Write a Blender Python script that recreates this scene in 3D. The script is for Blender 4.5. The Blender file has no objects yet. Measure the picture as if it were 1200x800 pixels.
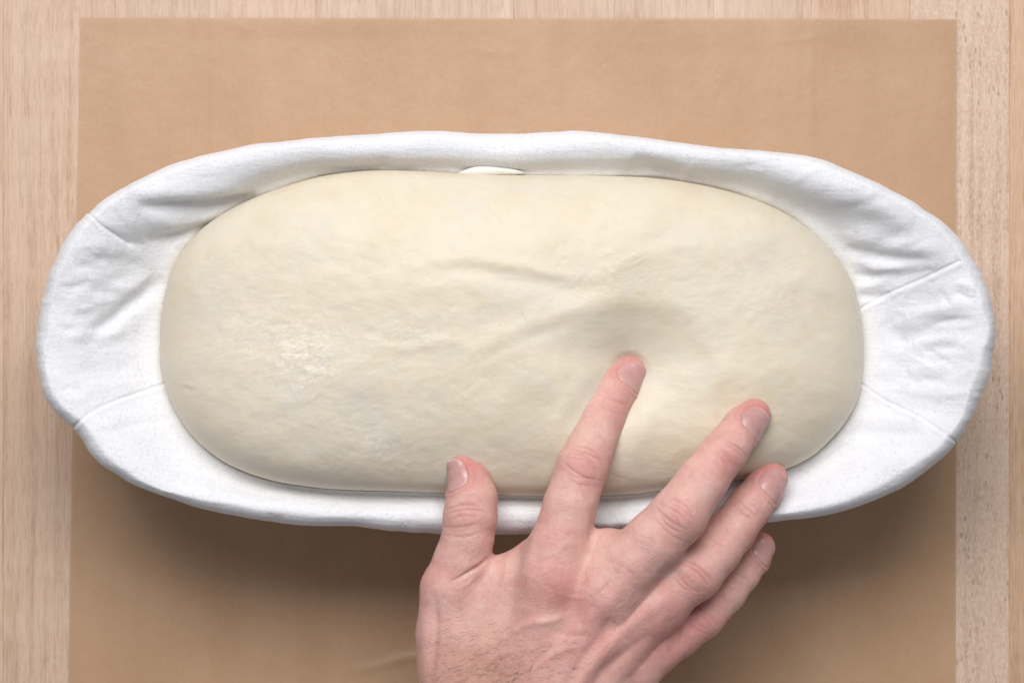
import bpy, math, random
import numpy as np
from mathutils import Vector

S = bpy.context.scene
COL = S.collection
K0, H = 0.33, 1000.0            # mm per reference pixel on the table, camera height in mm

# ---------------------------------------------------------------- camera
cam_d = bpy.data.cameras.new('camera'); cam = bpy.data.objects.new('camera', cam_d); COL.objects.link(cam)
cam.location = (0, 0, 1.0)
cam_d.sensor_width = 36; cam_d.lens = 36 / 0.396
cam_d.clip_start = 0.05; cam_d.clip_end = 20
cam_d.dof.use_dof = True; cam_d.dof.focus_distance = 0.915; cam_d.dof.aperture_fstop = 20
S.camera = cam

# ---------------------------------------------------------------- light
W = bpy.data.worlds.new('World'); S.world = W; W.use_nodes = True
bg = W.node_tree.nodes['Background']; bg.inputs[0].default_value = (0.90, 0.94, 1.0, 1); bg.inputs[1].default_value = 0.21
def area(name, loc, target, sx, sy, power, col):
    l = bpy.data.lights.new(name, 'AREA'); l.shape = 'RECTANGLE'; l.size = sx; l.size_y = sy; l.energy = power; l.color = col
    o = bpy.data.objects.new(name, l); COL.objects.link(o); o.location = loc
    o.rotation_euler = (Vector(target) - Vector(loc)).to_track_quat('-Z', 'Y').to_euler()
    return o
area('window_light', (-0.06, 0.60, 1.02), (0, 0.04, 0.05), 0.95, 0.54, 15.2, (1.0, 0.975, 0.965))
S.view_settings.view_transform = 'Standard'; S.view_settings.look = 'None'
S.view_settings.exposure = 0.0; S.view_settings.gamma = 1

# ---------------------------------------------------------------- numeric helpers
def P(px, py, z):
    """reference pixel + height (mm) -> point in mm"""
    k = K0 * (H - z) / H
    return np.array([(px - 600) * k, (400 - py) * k, z], float)
def to_px(V):
    k = K0 * (H - V[:, 2]) / H
    return np.stack([V[:, 0] / k + 600, 400 - V[:, 1] / k], 1)
def gz(t): return np.exp(-t * t)
def sm(a, b, x):
    t = np.clip((x - a) / (b - a), 0, 1); return t * t * (3 - 2 * t)
def seg(XY, a, b):
    a = np.array(a, float); b = np.array(b, float); d = b - a; L2 = d @ d + 1e-9
    t = np.clip(((XY - a) @ d) / L2, 0, 1)
    q = XY - (a + t[:, None] * d)
    return np.hypot(q[:, 0], q[:, 1]), t
def stroke(XY, pts, w, amp, taper=True, smooth=True):
    """height field of a line mark: gaussian profile of half-width w, fading at both ends"""
    if smooth and len(pts) > 2: pts = crspline(pts, 5)
    lo = np.min(pts, 0) - 4 * w; hi = np.max(pts, 0) + 4 * w
    idx = np.where((XY[:, 0] > lo[0]) & (XY[:, 0] < hi[0]) & (XY[:, 1] > lo[1]) & (XY[:, 1] < hi[1]))[0]
    out = np.zeros(len(XY))
    if len(idx) == 0: return out
    Q = XY[idx]; n = len(pts) - 1; best = np.full(len(Q), 1e9); tt = np.zeros(len(Q))
    for i in range(n):
        d, t = seg(Q, pts[i], pts[i + 1]); m = d < best
        best[m] = d[m]; tt[m] = (i + t[m]) / n
    f = np.clip(np.sin(np.pi * np.clip(tt, 0.0, 1)), 0, 1) ** 0.6 if taper else 1.0
    out[idx] = amp * f * gz(best / w)
    return out
def crspline(pts, n):
    p = np.array(pts, float); p = np.vstack([2 * p[0] - p[1], p, 2 * p[-1] - p[-2]]); o = []
    for i in range(1, len(p) - 2):
        for j in range(n):
            t = j / n
            o.append(0.5 * ((2 * p[i]) + (p[i+1] - p[i-1]) * t + (2*p[i-1] - 5*p[i] + 4*p[i+1] - p[i+2]) * t*t + (-p[i-1] + 3*p[i] - 3*p[i+1] + p[i+2]) * t**3))
    o.append(p[-2]); return np.array(o)
_rs = np.random.RandomState(5); _lat = _rs.rand(256, 256) * 2 - 1
def vnoise(x, y):
    xi = np.floor(x).astype(int); yi = np.floor(y).astype(int); fx = x - xi; fy = y - yi
    fx = fx * fx * (3 - 2 * fx); fy = fy * fy * (3 - 2 * fy); L = lambda a, b: _lat[a % 256, b % 256]
    return (L(xi, yi) * (1 - fx) + L(xi + 1, yi) * fx) * (1 - fy) + (L(xi, yi + 1) * (1 - fx) + L(xi + 1, yi + 1) * fx) * fy
def fbm(x, y, o=4):
    s = 0; a = 1
    for i in range(o): s = s + a * vnoise(x * 2 ** i + 17.3 * i, y * 2 ** i + 5.1 * i); a *= 0.5
    return s
def closed(pts, cx=600, cy=388, sy=2.4):
    """star-shaped outline -> smooth radius function of the stretched angle"""
    p = np.array(pts, float); th = np.arctan2((p[:, 1] - cy) * sy, p[:, 0] - cx); rho = np.hypot((p[:, 1] - cy) * sy, p[:, 0] - cx)
    o = np.argsort(th); th = th[o]; rho = rho[o]
    th = np.concatenate([th[-2:] - 2*np.pi, th, th[:2] + 2*np.pi]); rho = np.concatenate([rho[-2:], rho, rho[:2]])
    m = np.gradient(rho, th)
    def f(a):
        a = (a + np.pi) % (2 * np.pi) - np.pi
        i = np.clip(np.searchsorted(th, a) - 1, 0, len(th) - 2); h = th[i+1] - th[i]; t = (a - th[i]) / h
        return ((2*t**3 - 3*t*t + 1) * rho[i] + (t**3 - 2*t*t + t) * h * m[i] + (-2*t**3 + 3*t*t) * rho[i+1] + (t**3 - t*t) * h * m[i+1])
    def xy(a, cx=cx, cy=cy, sy=sy):
        r = f(a); return np.stack([cx + r * np.cos(a), cy + r * np.sin(a) / sy], -1)
    return xy

# ---------------------------------------------------------------- object helpers
def mesh(name, V, F, mat, parent=None, smooth=True, loc=None):
    """V in mm (world); the object's origin is put at loc (mm)"""
    V = np.asarray(V, float)
    o_ = np.zeros(3) if loc is None else np.array(loc, float)
    me = bpy.data.meshes.new(name); Vm = (V - o_) / 1000.0
    if isinstance(F, np.ndarray):
        nF, k = F.shape
        me.vertices.add(len(Vm)); me.vertices.foreach_set('co', Vm.astype(np.float32).ravel())
        me.loops.add(nF * k); me.loops.foreach_set('vertex_index', F.astype(np.int32).ravel())
        me.polygons.add(nF); me.polygons.foreach_set('loop_start', np.arange(0, nF * k, k, dtype=np.int32))
        me.update(calc_edges=True)
    else:
        me.from_pydata([tuple(v) for v in Vm], [], F)
    me.polygons.foreach_set('use_smooth', np.full(len(me.polygons), smooth)); me.update(); me.validate()
    o = bpy.data.objects.new(name, me); COL.objects.link(o)
    if mat: me.materials.append(mat)
    if parent:
        o.parent = parent; w = Vector((0, 0, 0)); q = parent
        while q: w += q.location; q = q.parent
        o.location = Vector((o_ / 1000).tolist()) - w
    else: o.location = (o_ / 1000).tolist()
    return o
def tag(o, label=None, cat=None, group=None, kind=None):
    for k, v in (('label', label), ('category', cat), ('group', group), ('kind', kind)):
        if v: o[k] = v
    return o
def empty(name, loc):
    o = bpy.data.objects.new(name, None); COL.objects.link(o); o.location = (np.array(loc) / 1000).tolist(); o.empty_display_size = .02; return o
def grid_faces(n, m, wrap=True):
    """n around (wrapped), m along"""
    i = np.arange(n if wrap else n - 1); j = np.arange(m - 1); I, J = np.meshgrid(i, j, indexing='ij'); I2 = (I + 1) % n
    return np.stack([I * m + J, I * m + J + 1, I2 * m + J + 1, I2 * m + J], -1).reshape(-1, 4)
def fattr(o, name, vals):
    a = o.data.attributes.new(name, 'FLOAT', 'POINT'); a.data.foreach_set('value', np.asarray(vals, np.float32))
def vnormals(V, F):
    a = V[F[:, 0]]; b = V[F[:, 1]]; c = V[F[:, 2]]; d = V[F[:, -1]] if F.shape[1] == 4 else a
    n = np.cross(c - a, (d - b) if F.shape[1] == 4 else (b - a)); N = np.zeros_like(V)
    for k in range(F.shape[1]):
        for c_ in range(3): N[:, c_] += np.bincount(F[:, k], n[:, c_], len(V))
    return N / (np.linalg.norm(N, axis=1)[:, None] + 1e-12)

# ---------------------------------------------------------------- materials
class NT:
    def __init__(s, name):
        s.m = bpy.data.materials.new(name); s.m.use_nodes = True; s.t = s.m.node_tree; s.t.nodes.clear()
        s.out = s.t.nodes.new('ShaderNodeOutputMaterial'); s.b = s.t.nodes.new('ShaderNodeBsdfPrincipled')
        s.t.links.new(s.b.outputs[0], s.out.inputs[0])
    def n(s, t, **kw):
        x = s.t.nodes.new('ShaderNode' + t)
        for k, v in kw.items(): setattr(x, k, v)
        return x
    def put(s, sock, v):
        if isinstance(v, bpy.types.NodeSocket): s.t.links.new(v, sock)
        elif v is not None:
            if hasattr(sock.default_value, '__len__') and not hasattr(v, '__len__'): v = [v] * len(sock.default_value)
            if hasattr(sock.default_value, '__len__') and len(sock.default_value) == 4 and len(v) == 3: v = (*v, 1)
            sock.default_value = v
    def pos(s): return s.n('NewGeometry').outputs['Position']
    def map(s, v, scale=(1, 1, 1), loc=(0, 0, 0), rot=(0, 0, 0)):
        x = s.n('Mapping'); s.put(x.inputs[0], v); s.put(x.inputs['Scale'], scale); s.put(x.inputs['Location'], loc); s.put(x.inputs['Rotation'], rot); return x.outputs[0]
    def noise(s, v, scale, detail=3, rough=.5, dist=0, out=0):
        x = s.n('TexNoise'); s.put(x.inputs['Vector'], v); x.inputs['Scale'].default_value = scale; x.inputs['Detail'].default_value = detail
        x.inputs['Roughness'].default_value = rough; x.inputs['Distortion'].default_value = dist; return x.outputs[out]
    def voro(s, v, scale, feature='F1', out='Distance', rnd=1):
        x = s.n('TexVoronoi', feature=feature); s.put(x.inputs['Vector'], v); x.inputs['Scale'].default_value = scale; x.inputs['Randomness'].default_value = rnd; return x.outputs[out]
    def math(s, op, a, b=None, clamp=False):
        x = s.n('Math', operation=op); x.use_clamp = clamp; s.put(x.inputs[0], a)
        if b is not None: s.put(x.inputs[1], b)
        return x.outputs[0]
    def rng(s, v, a, b, c=0., d=1.):
        x = s.n('MapRange'); s.put(x.inputs[0], v)
        for i, q in enumerate((a, b, c, d)): s.put(x.inputs[i + 1], q)
        return x.outputs[0]
    def mix(s, f, a, b, mode='MIX'):
        x = s.n('Mix', data_type='RGBA', blend_type=mode); s.put(x.inputs[0], f); s.put(x.inputs[6], a); s.put(x.inputs[7], b); return x.outputs[2]
    def ramp(s, v, stops):
        x = s.n('ValToRGB'); s.put(x.inputs[0], v); e = x.color_ramp.elements
        while len(e) < len(stops): e.new(0.5)
        for i, (p, c) in enumerate(stops): e[i].position = p; e[i].color = (*c, 1) if len(c) == 3 else c
        return x.outputs[0]
    def bump(s, h, dist, strength=1, normal=None):
        x = s.n('Bump'); s.put(x.inputs['Height'], h); x.inputs['Distance'].default_value = dist; s.put(x.inputs['Strength'], strength)
        if normal is not None: s.put(x.inputs['Normal'], normal)
        return x.outputs[0]
    def attr(s, name, typ='GEOMETRY'):
        x = s.n('Attribute', attribute_type=typ); x.attribute_name = name; return x.outputs['Fac']
    def set(s, **kw):
        for k, v in kw.items(): s.put(s.b.inputs[k.replace('_', ' ')], v)
        return s.m

def mat_wood():
    m = NT('maple_wood'); p = m.pos(); seed = m.attr('seed', 'OBJECT'); tint = m.attr('tint', 'OBJECT'); fleck = m.attr('fleck', 'OBJECT')
    off = m.n('CombineXYZ'); m.put(off.inputs[0], seed); m.put(off.inputs[1], m.math('MULTIPLY', seed, 1.7))
    add = m.n('VectorMath', operation='ADD'); m.put(add.inputs[0], p); m.put(add.inputs[1], off.outputs[0]); v = add.outputs[0]
    wob = m.noise(m.map(v, (1, .5, 1)), 9, 2, .5)
    cx = m.n('CombineXYZ'); m.put(cx.inputs[0], m.math('MULTIPLY', wob, 0.012))
    a2 = m.n('VectorMath', operation='ADD'); m.put(a2.inputs[0], v); m.put(a2.inputs[1], cx.outputs[0]); vw = a2.outputs[0]
    broad = m.noise(m.map(vw, (1, .04, 1)), 55, 3, .5)
    lines = m.noise(m.map(vw, (1, .02, 1)), 300, 3, .6)
    fine = m.noise(m.map(v, (1, .06, 1)), 1500, 3, .65)
    curl = m.noise(m.map(v, (.35, 1, 1)), 60, 3, .55, .4)
    blot = m.noise(m.map(v, (1, .35, 1)), 22, 3, .5)
    base = m.ramp(broad, [(.25, (.50, .345, .265)), (.5, (.585, .435, .345)), (.75, (.64, .50, .415))])
    c = m.mix(m.rng(lines, .47, .66, 0, .62), base, (.36, .22, .155))
    c = m.mix(m.rng(fine, .38, .62, 0, .38), c, (.80, .66, .57)); c = m.mix(m.rng(m.noise(m.map(v, (1, .09, 1), loc=(4, 0, 0)), 1300, 3, .7), .54, .68, 0, .4), c, (.36, .20, .14))
    c = m.mix(m.rng(curl, .42, .68, 0, .28), c, (.74, .60, .50))
    c = m.mix(m.rng(blot, .50, .75, 0, .28), c, (.52, .32, .235))
    warm = m.mix(1, c, (1.0, .86, .68), 'MULTIPLY'); pale = m.mix(1, c, (1.02, 1.01, .98), 'MULTIPLY')
    c = m.mix(tint, pale, warm)
    fl = m.voro(m.map(v, (1, .33, 1)), 620)
    sparse = m.rng(m.noise(m.map(v, (1, .35, 1)), 75, 3, .6), .42, .58)
    rnd = m.rng(m.voro(m.map(v, (1, .33, 1)), 620, out='Color'), .45, .55)
    f = m.math('MULTIPLY', m.math('MULTIPLY', m.rng(fl, .36, .2), sparse), m.math('MULTIPLY', rnd, fleck))
    c = m.mix(m.math('MULTIPLY', f, .6), c, (.22, .11, .07))
    fz = m.noise(m.map(v, (1, .45, 1)), 1100, 2, .7)
    c = m.mix(m.math('MULTIPLY', m.rng(fz, .42, .7), m.math('MULTIPLY', fleck, .45)), c, (.84, .72, .63))
    h = m.math('ADD', m.math('MULTIPLY', fine, .6), m.math('MULTIPLY', lines, .5))
    return m.set(Base_Color=c, Roughness=m.rng(fine, .3, .7, .46, .62), Normal=m.bump(h, .00025, .7), Specular_IOR_Level=.4)

def mat_paper():
    m = NT('kraft_parchment'); p = m.pos()
    soft = m.noise(m.map(p, (1, .55, 1)), 22, 4, .55); mott = m.noise(p, 120, 4, .6); fib = m.noise(m.map(p, (1, .3, 1)), 900, 3, .7)
    c = m.ramp(soft, [(.3, (.57, .365, .215)), (.7, (.67, .45, .29))])
    c = m.mix(m.rng(mott, .35, .7, 0, .18), c, (.52, .31, .17))
    c = m.mix(m.rng(fib, .4, .75, 0, .3), c, (.66, .48, .33)); c = m.mix(m.rng(m.noise(m.map(p, (1, .12, 1)), 60, 3, .6), .45, .7, 0, .22), c, (.52, .33, .18))
    ed = m.attr('edge'); c = m.mix(m.math('MULTIPLY', ed, .3), c, (.70, .52, .38))
    b = m.bump(fib, .00015, .5, m.bump(mott, .0006, .35))
    tr = m.n('BsdfTransparent'); m.put(tr.inputs[0], (1, .80, .58)); mx = m.n('MixShader'); mx.inputs[0].default_value = .28
    m.t.links.new(m.b.outputs[0], mx.inputs[1]); m.t.links.new(tr.outputs[0], mx.inputs[2]); m.t.links.new(mx.outputs[0], m.out.inputs[0])
    return m.set(Base_Color=c, Roughness=m.rng(mott, .3, .7, .36, .48), Normal=b, Specular_IOR_Level=.6)

def mat_linen():
    m = NT('white_linen'); p = m.pos()
    w1 = m.n('TexWave', wave_type='BANDS', bands_direction='X'); w1.inputs['Scale'].default_value = 800; m.put(w1.inputs[0], p); w1.inputs['Distortion'].default_value = 1.2; w1.inputs['Detail Scale'].default_value = 2
    w2 = m.n('TexWave', wave_type='BANDS', bands_direction='Y'); w2.inputs['Scale'].default_value = 800; m.put(w2.inputs[0], p); w2.inputs['Distortion'].default_value = 1.2; w2.inputs['Detail Scale'].default_value = 2
    weave = m.math('ADD', w1.outputs['Fac'], w2.outputs['Fac'])
    slub = m.noise(m.map(p, (1, .15, .6), rot=(0, 0, .5)), 700, 3, .6); slub2 = m.noise(m.map(p, (.15, 1, .6), rot=(0, 0, .35)), 700, 3, .6)
    fuzz = m.noise(p, 1300, 4, .8); big = m.noise(p, 70, 4, .6); pill = m.voro(p, 330)
    pm = m.math('MULTIPLY', m.rng(pill, .22, .05), m.rng(m.noise(p, 90, 2), .52, .62))
    c = m.mix(m.rng(big, .3, .7), (.875, .885, .925), (.84, .852, .895))
    speck = m.rng(m.voro(p, 130), .035, .02); c = m.mix(m.math('MULTIPLY', speck, m.rng(m.noise(p, 40, 2), .55, .65, 0, .35)), c, (.55, .45, .33))
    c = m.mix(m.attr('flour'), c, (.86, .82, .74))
    h = m.math('ADD', m.math('MULTIPLY', weave, .04), m.math('ADD', m.math('MULTIPLY', fuzz, .95), m.math('ADD', m.math('MULTIPLY', slub, .8), m.math('MULTIPLY', slub2, .8))))
    h = m.math('ADD', h, m.math('MULTIPLY', pm, .4))
    b = m.bump(h, .00042, .85, m.bump(big, .0012, .15))
    return m.set(Base_Color=c, Roughness=.92, Normal=b, Specular_IOR_Level=.15, Sheen_Weight=.12, Sheen_Roughness=.5, Subsurface_Weight=.3, Subsurface_Radius=(.003, .003, .0032), Subsurface_Scale=1.0)

def mat_dough():
    m = NT('dough_skin'); p = m.pos()
    big = m.noise(p, 28, 4, .55, .5); mid = m.noise(m.map(p, (1, 1.4, 1), rot=(0, 0, .4)), 110, 5, .62, .7); fine = m.noise(p, 900, 3, .6)
    c = m.ramp(big, [(.3, (.71, .62, .472)), (.5, (.745, .672, .535)), (.72, (.72, .662, .545))])
    c = m.mix(m.rng(mid, .38, .72, 0, .35), c, (.80, .735, .61))
    c = m.mix(m.rng(m.noise(p, 200, 3, .6), .55, .75, 0, .22), c, (.62, .52, .38))
    patch = m.rng(m.noise(m.map(p, (1, 1, 1), loc=(3, 1, 0)), 45, 4, .6, .6), .52, .66, 0, .35)
    c = m.mix(patch, c, (.68, .655, .60))
    sp = m.voro(p, 95); c = m.mix(m.math('MULTIPLY', m.rng(sp, .04, .02), .35), c, (.50, .33, .17))
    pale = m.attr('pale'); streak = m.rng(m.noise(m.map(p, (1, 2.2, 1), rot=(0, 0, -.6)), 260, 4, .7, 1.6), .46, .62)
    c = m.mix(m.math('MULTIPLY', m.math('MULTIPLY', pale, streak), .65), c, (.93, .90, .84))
    h1 = m.noise(m.map(p, (1, 1.8, 1), rot=(0, 0, .3)), 170, 5, .6, 1.2); h2 = m.noise(m.map(p, (1, 2.5, 1), rot=(0, 0, -.5)), 420, 4, .65, 1.0)
    b = m.bump(h1, .0010, .13); b = m.bump(h2, .0004, .16, b); b = m.bump(fine, .0001, .5, b)
    return m.set(Base_Color=c, Roughness=m.rng(mid, .3, .7, .40, .56), Normal=b, Specular_IOR_Level=.32,
                 Subsurface_Weight=.3, Subsurface_Radius=(.006, .0042, .0022), Subsurface_Scale=.6)

def mat_skin():
    m = NT('hand_skin'); p = m.pos(); red = m.attr('redness'); pal = m.attr('pallor'); tan = m.attr('tan')
    mot = m.noise(p, 170, 4, .6, .4); fine = m.noise(p, 650, 3, .65)
    c = m.ramp(mot, [(.28, (.67, .36, .32)), (.5, (.735, .435, .385)), (.75, (.775, .50, .44))])
    c = m.mix(m.math('MULTIPLY', red, .8), c, (.60, .205, .19))
    c = m.mix(m.math('MULTIPLY', pal, .6), c, (.76, .545, .455))
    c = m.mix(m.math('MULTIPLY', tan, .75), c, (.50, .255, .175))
    c = m.mix(m.rng(fine, .5, .75, 0, .15), c, (.48, .20, .16))
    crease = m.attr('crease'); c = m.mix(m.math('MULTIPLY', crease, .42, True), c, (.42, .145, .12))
    cells = m.voro(m.map(p, (1, .75, 1), rot=(0, 0, -.4)), 1050, 'DISTANCE_TO_EDGE'); lines = m.rng(cells, 0, .16)
    wr = m.noise(m.map(p, (1, 2.6, 1), rot=(0, 0, -.45)), 640, 4, .7, .9); wr2 = m.noise(m.map(p, (2.6, 1, 1), rot=(0, 0, -.45)), 420, 3, .65, .9)
    h = m.math('ADD', m.math('MULTIPLY', lines, .35), m.math('ADD', m.math('MULTIPLY', wr, 1.0), m.math('MULTIPLY', wr2, .6)))
    b = m.bump(h, .00034, .52, m.bump(mot, .0007, .4))
    return m.set(Base_Color=c, Roughness=m.rng(fine, .3, .7, .42, .58), Normal=b, Specular_IOR_Level=.42,
                 Subsurface_Weight=.4, Subsurface_Radius=(.0042, .0016, .0009), Subsurface_Scale=.75)
def mat_nail():
    m = NT('fingernail'); p = m.pos(); lun = m.attr('lunula'); tip = m.attr('free_edge')
    c = m.ramp(m.noise(p, 240, 3), [(.3, (.54, .29, .275)), (.7, (.60, .345, .325))])
    c = m.mix(m.math('MULTIPLY', lun, .22), c, (.76, .55, .50)); c = m.mix(m.math('MULTIPLY', tip, .45), c, (.82, .70, .62))
    st = m.noise(p, 1200, 3)
    return m.set(Base_Color=c, Roughness=.27, Specular_IOR_Level=.5, Normal=m.bump(st, .00006, .5), Subsurface_Weight=.25, Subsurface_Radius=(.002, .001, .0006), Subsurface_Scale=.5)
def mat_simple(name, c1, c2, sc, rough=.6, b=.0002):
    m = NT(name); p = m.pos(); n = m.noise(p, sc, 4, .6)
    return m.set(Base_Color=m.mix(m.rng(n, .3, .7), c1, c2), Roughness=rough, Normal=m.bump(n, b, .6))

M = dict(wood=mat_wood(), paper=mat_paper(), linen=mat_linen(), dough=mat_dough(), skin=mat_skin(), nail=mat_nail(),
         cane=mat_simple('rattan_cane', (.50, .34, .18), (.62, .45, .26), 300), thread=mat_simple('white_thread', (.74, .74, .74), (.84, .84, .84), 2500, .9),
         hair=mat_simple('hair', (.05, .025, .015), (.09, .05, .03), 900, .5, 0))

# ================================================================ TABLE (planks glued edge to edge, grain running up the picture)
table = empty('tabletop', (0, 0, 0))
tag(table, 'pale maple butcher block worktop of glued vertical strips under the parchment', kind='structure')
joints = [-1280, -1160, -1045, -930, -812, -697, -580, -462, -348, -230, -115, 4, 135, 253, 370, 487, 602, 720, 836, 951, 1066, 1183, 1300, 1415, 1530, 1650, 1765, 1880, 2000, 2115, 2230, 2345]
rnd = random.Random(11)
def plank_mesh(w, L, t, b=.13):
    x0, x1, y0, y1 = -w/2, w/2, -L/2, L/2
    V = []; 
    for (x, y, z) in [(x0+b, y0, 0), (x1-b, y0, 0), (x1-b, y1, 0), (x0+b, y1, 0), (x0, y0, -b), (x1, y0, -b), (x1, y1, -b), (x0, y1, -b), (x0, y0, -t), (x1, y0, -t), (x1, y1, -t), (x0, y1, -t)]: V.append((x, y, z))
    F = [(0, 1, 2, 3), (4, 0, 3, 7), (1, 5, 6, 2), (8, 4, 7, 11), (5, 9, 10, 6), (8, 9, 5, 1), (8, 1, 0), (8, 0, 4), (11, 7, 3), (11, 3, 2), (11, 2, 10), (10, 2, 6), (8, 11, 10, 9)]
    F[5] = (8, 9, 5, 1)
    return V, F
tints = {4: (.45, .2), 135: (.30, .25), 253: (.45, .2), 370: (.12, .05), 487: (.08, 0), 602: (.15, 0), 720: (.1, .0), 836: (.2, 0), 951: (.6, .1), 1066: (.38, 1.0), 1183: (.9, .0), -115: (.6, .1)}
pmesh = {}
for a, b in zip(joints[:-1], joints[1:]):
    w = round((b - a) * K0 - .03, 2)
    if w not in pmesh:
        V, F = plank_mesh(w, 900, 38)
        o = mesh('plank', np.array(V), F, M['wood'], table, smooth=False); pmesh[w] = o.data
    else:
        o = bpy.data.objects.new('plank', pmesh[w]); COL.objects.link(o); o.parent = table
    o.location = ((((a + b) / 2 - 600) * K0) / 1000, 0, rnd.uniform(-.00004, .00004))
    tn, fk = tints.get(a, (rnd.uniform(.1, .5), rnd.choice([0, 0, .4])))
    o['seed'] = rnd.uniform(0, 30); o['tint'] = tn; o['fleck'] = fk

# ================================================================ PARCHMENT
def build_paper():
    nx, ny = 300, 260
    u = np.linspace(0, 1, nx); v = np.linspace(0, 1, ny); U, Vv = np.meshgrid(u, v, indexing='ij')
    topL, topR, botL, botR = (94, 21), (1121, 23), (79, 850), (1120, 850)
    X = (topL[0] + (topR[0]-topL[0]) * U) * (1 - Vv) + (botL[0] + (botR[0]-botL[0]) * U) * Vv
    Y = (topL[1] + (topR[1]-topL[1]) * U) * (1 - Vv) + (botL[1] + (botR[1]-botL[1]) * U) * Vv
    XY = np.stack([X.ravel(), Y.ravel()], 1)
    z = 0.26 + .12 * fbm(XY[:, 0] / 120, XY[:, 1] / 120, 3)
    z += stroke(XY, [(252, 21), (250, 200), (251, 420), (254, 850)], 5, .22, False) + stroke(XY, [(395, 600), (398, 720), (397, 850)], 4, .12)
    z += stroke(XY, [(950, 25), (951, 160), (948, 300)], 4, .15) + stroke(XY, [(900, 50), (935, 48), (965, 42)], 3, .10)
    z += stroke(XY, [(540, 55), (580, 62), (620, 60)], 5, .1) + stroke(XY, [(280, 25), (290, 40)], 4, .15) + stroke(XY, [(480, 21), (478, 160)], 4, .1)
    z += .4 * gz((XY[:, 0] - 1000) / 420) * sm(70, 21, XY[:, 1]) + .4 * gz((XY[:, 0] - 330) / 200) * sm(50, 21, XY[:, 1])
    z += .25 * sm(105, 88, XY[:, 0]) * sm(300, 0, XY[:, 1])
    # pulled-up pleat beside the wrist, overlapping itself near the lower border
    rr = stroke(XY, [(410, 788), (450, 779), (478, 771), (540, 768), (600, 775)], 7, .7)
    below = sm(0, 5, XY[:, 1] - np.interp(XY[:, 0], [400, 450, 478, 540, 620], [790, 779, 771, 768, 776]))
    z += rr * (1 - .75 * below)
    z = np.maximum(z, .12)
    k = K0
    top = np.stack([(XY[:, 0] - 600) * k, (400 - XY[:, 1]) * k, z], 1)
    ed = np.maximum(np.maximum(sm(.0035, .0, Vv), sm(.004, 0, U)), sm(.996, 1, U)).ravel()
    bot = top.copy(); bot[:, 2] -= .07
    F = grid_faces(nx, ny, False)[:, ::-1]; n = len(top)
    loop = [i * ny for i in range(nx)] + [(nx-1) * ny + j for j in range(1, ny)] + [i * ny + ny - 1 for i in range(nx - 2, -1, -1)] + [j for j in range(ny - 2, 0, -1)]
    lp = np.array(loop); l2 = np.roll(lp, -1); kk = np.arange(len(lp)); k2 = np.roll(kk, -1); side = 2 * n + np.stack([kk, k2, k2 + len(lp), kk + len(lp)], 1)
    o = mesh('parchment_paper', np.vstack([top, bot, top[lp], bot[lp]]), np.vstack([F[:, ::-1], F + n, side]), M['paper'])
    fattr(o, 'edge', np.concatenate([ed, ed, ed[lp], ed[lp]]))
    return tag(o, 'tan kraft parchment sheet lying flat on the pale wood under the basket', 'parchment paper')
build_paper()

# ================================================================ BASKET
OUT = [(43, 402), (45, 435), (58, 468), (85, 500), (118, 540), (165, 571), (230, 593), (300, 607), (400, 617), (500, 622), (600, 624), (700, 622), (800, 620), (905, 612), (960, 603), (1040, 579), (1085, 550), (1120, 517), (1150, 470), (1161, 420), (1162, 360), (1148, 315), (1115, 270), (1050, 225), (990, 199), (935, 181), (880, 174), (800, 167), (740, 159), (690, 155), (600, 157), (500, 154), (440, 157), (350, 163), (280, 173), (200, 195), (150, 218), (104, 250), (70, 298), (50, 348)]
DGH = [(188, 400), (191, 440), (205, 480), (235, 520), (270, 545), (320, 563), (380, 572), (450, 575), (520, 577), (600, 580), (650, 581), (720, 580), (780, 574), (850, 565), (900, 556), (940, 541), (978, 510), (1002, 475), (1011, 430), (1008, 370), (995, 325), (965, 285), (920, 250), (860, 226), (770, 209), (700, 206), (600, 205), (540, 203), (480, 200), (430, 200), (380, 206), (330, 220), (280, 240), (240, 265), (210, 300), (193, 348)]
outf, dgf = closed(OUT), closed(DGH)
NT_, = (1500,)
th = np.linspace(-np.pi, np.pi, NT_, endpoint=False)
def contact_z(t): return 53 + (15 + np.sin(t)) * np.sin(t) ** 2
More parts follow.
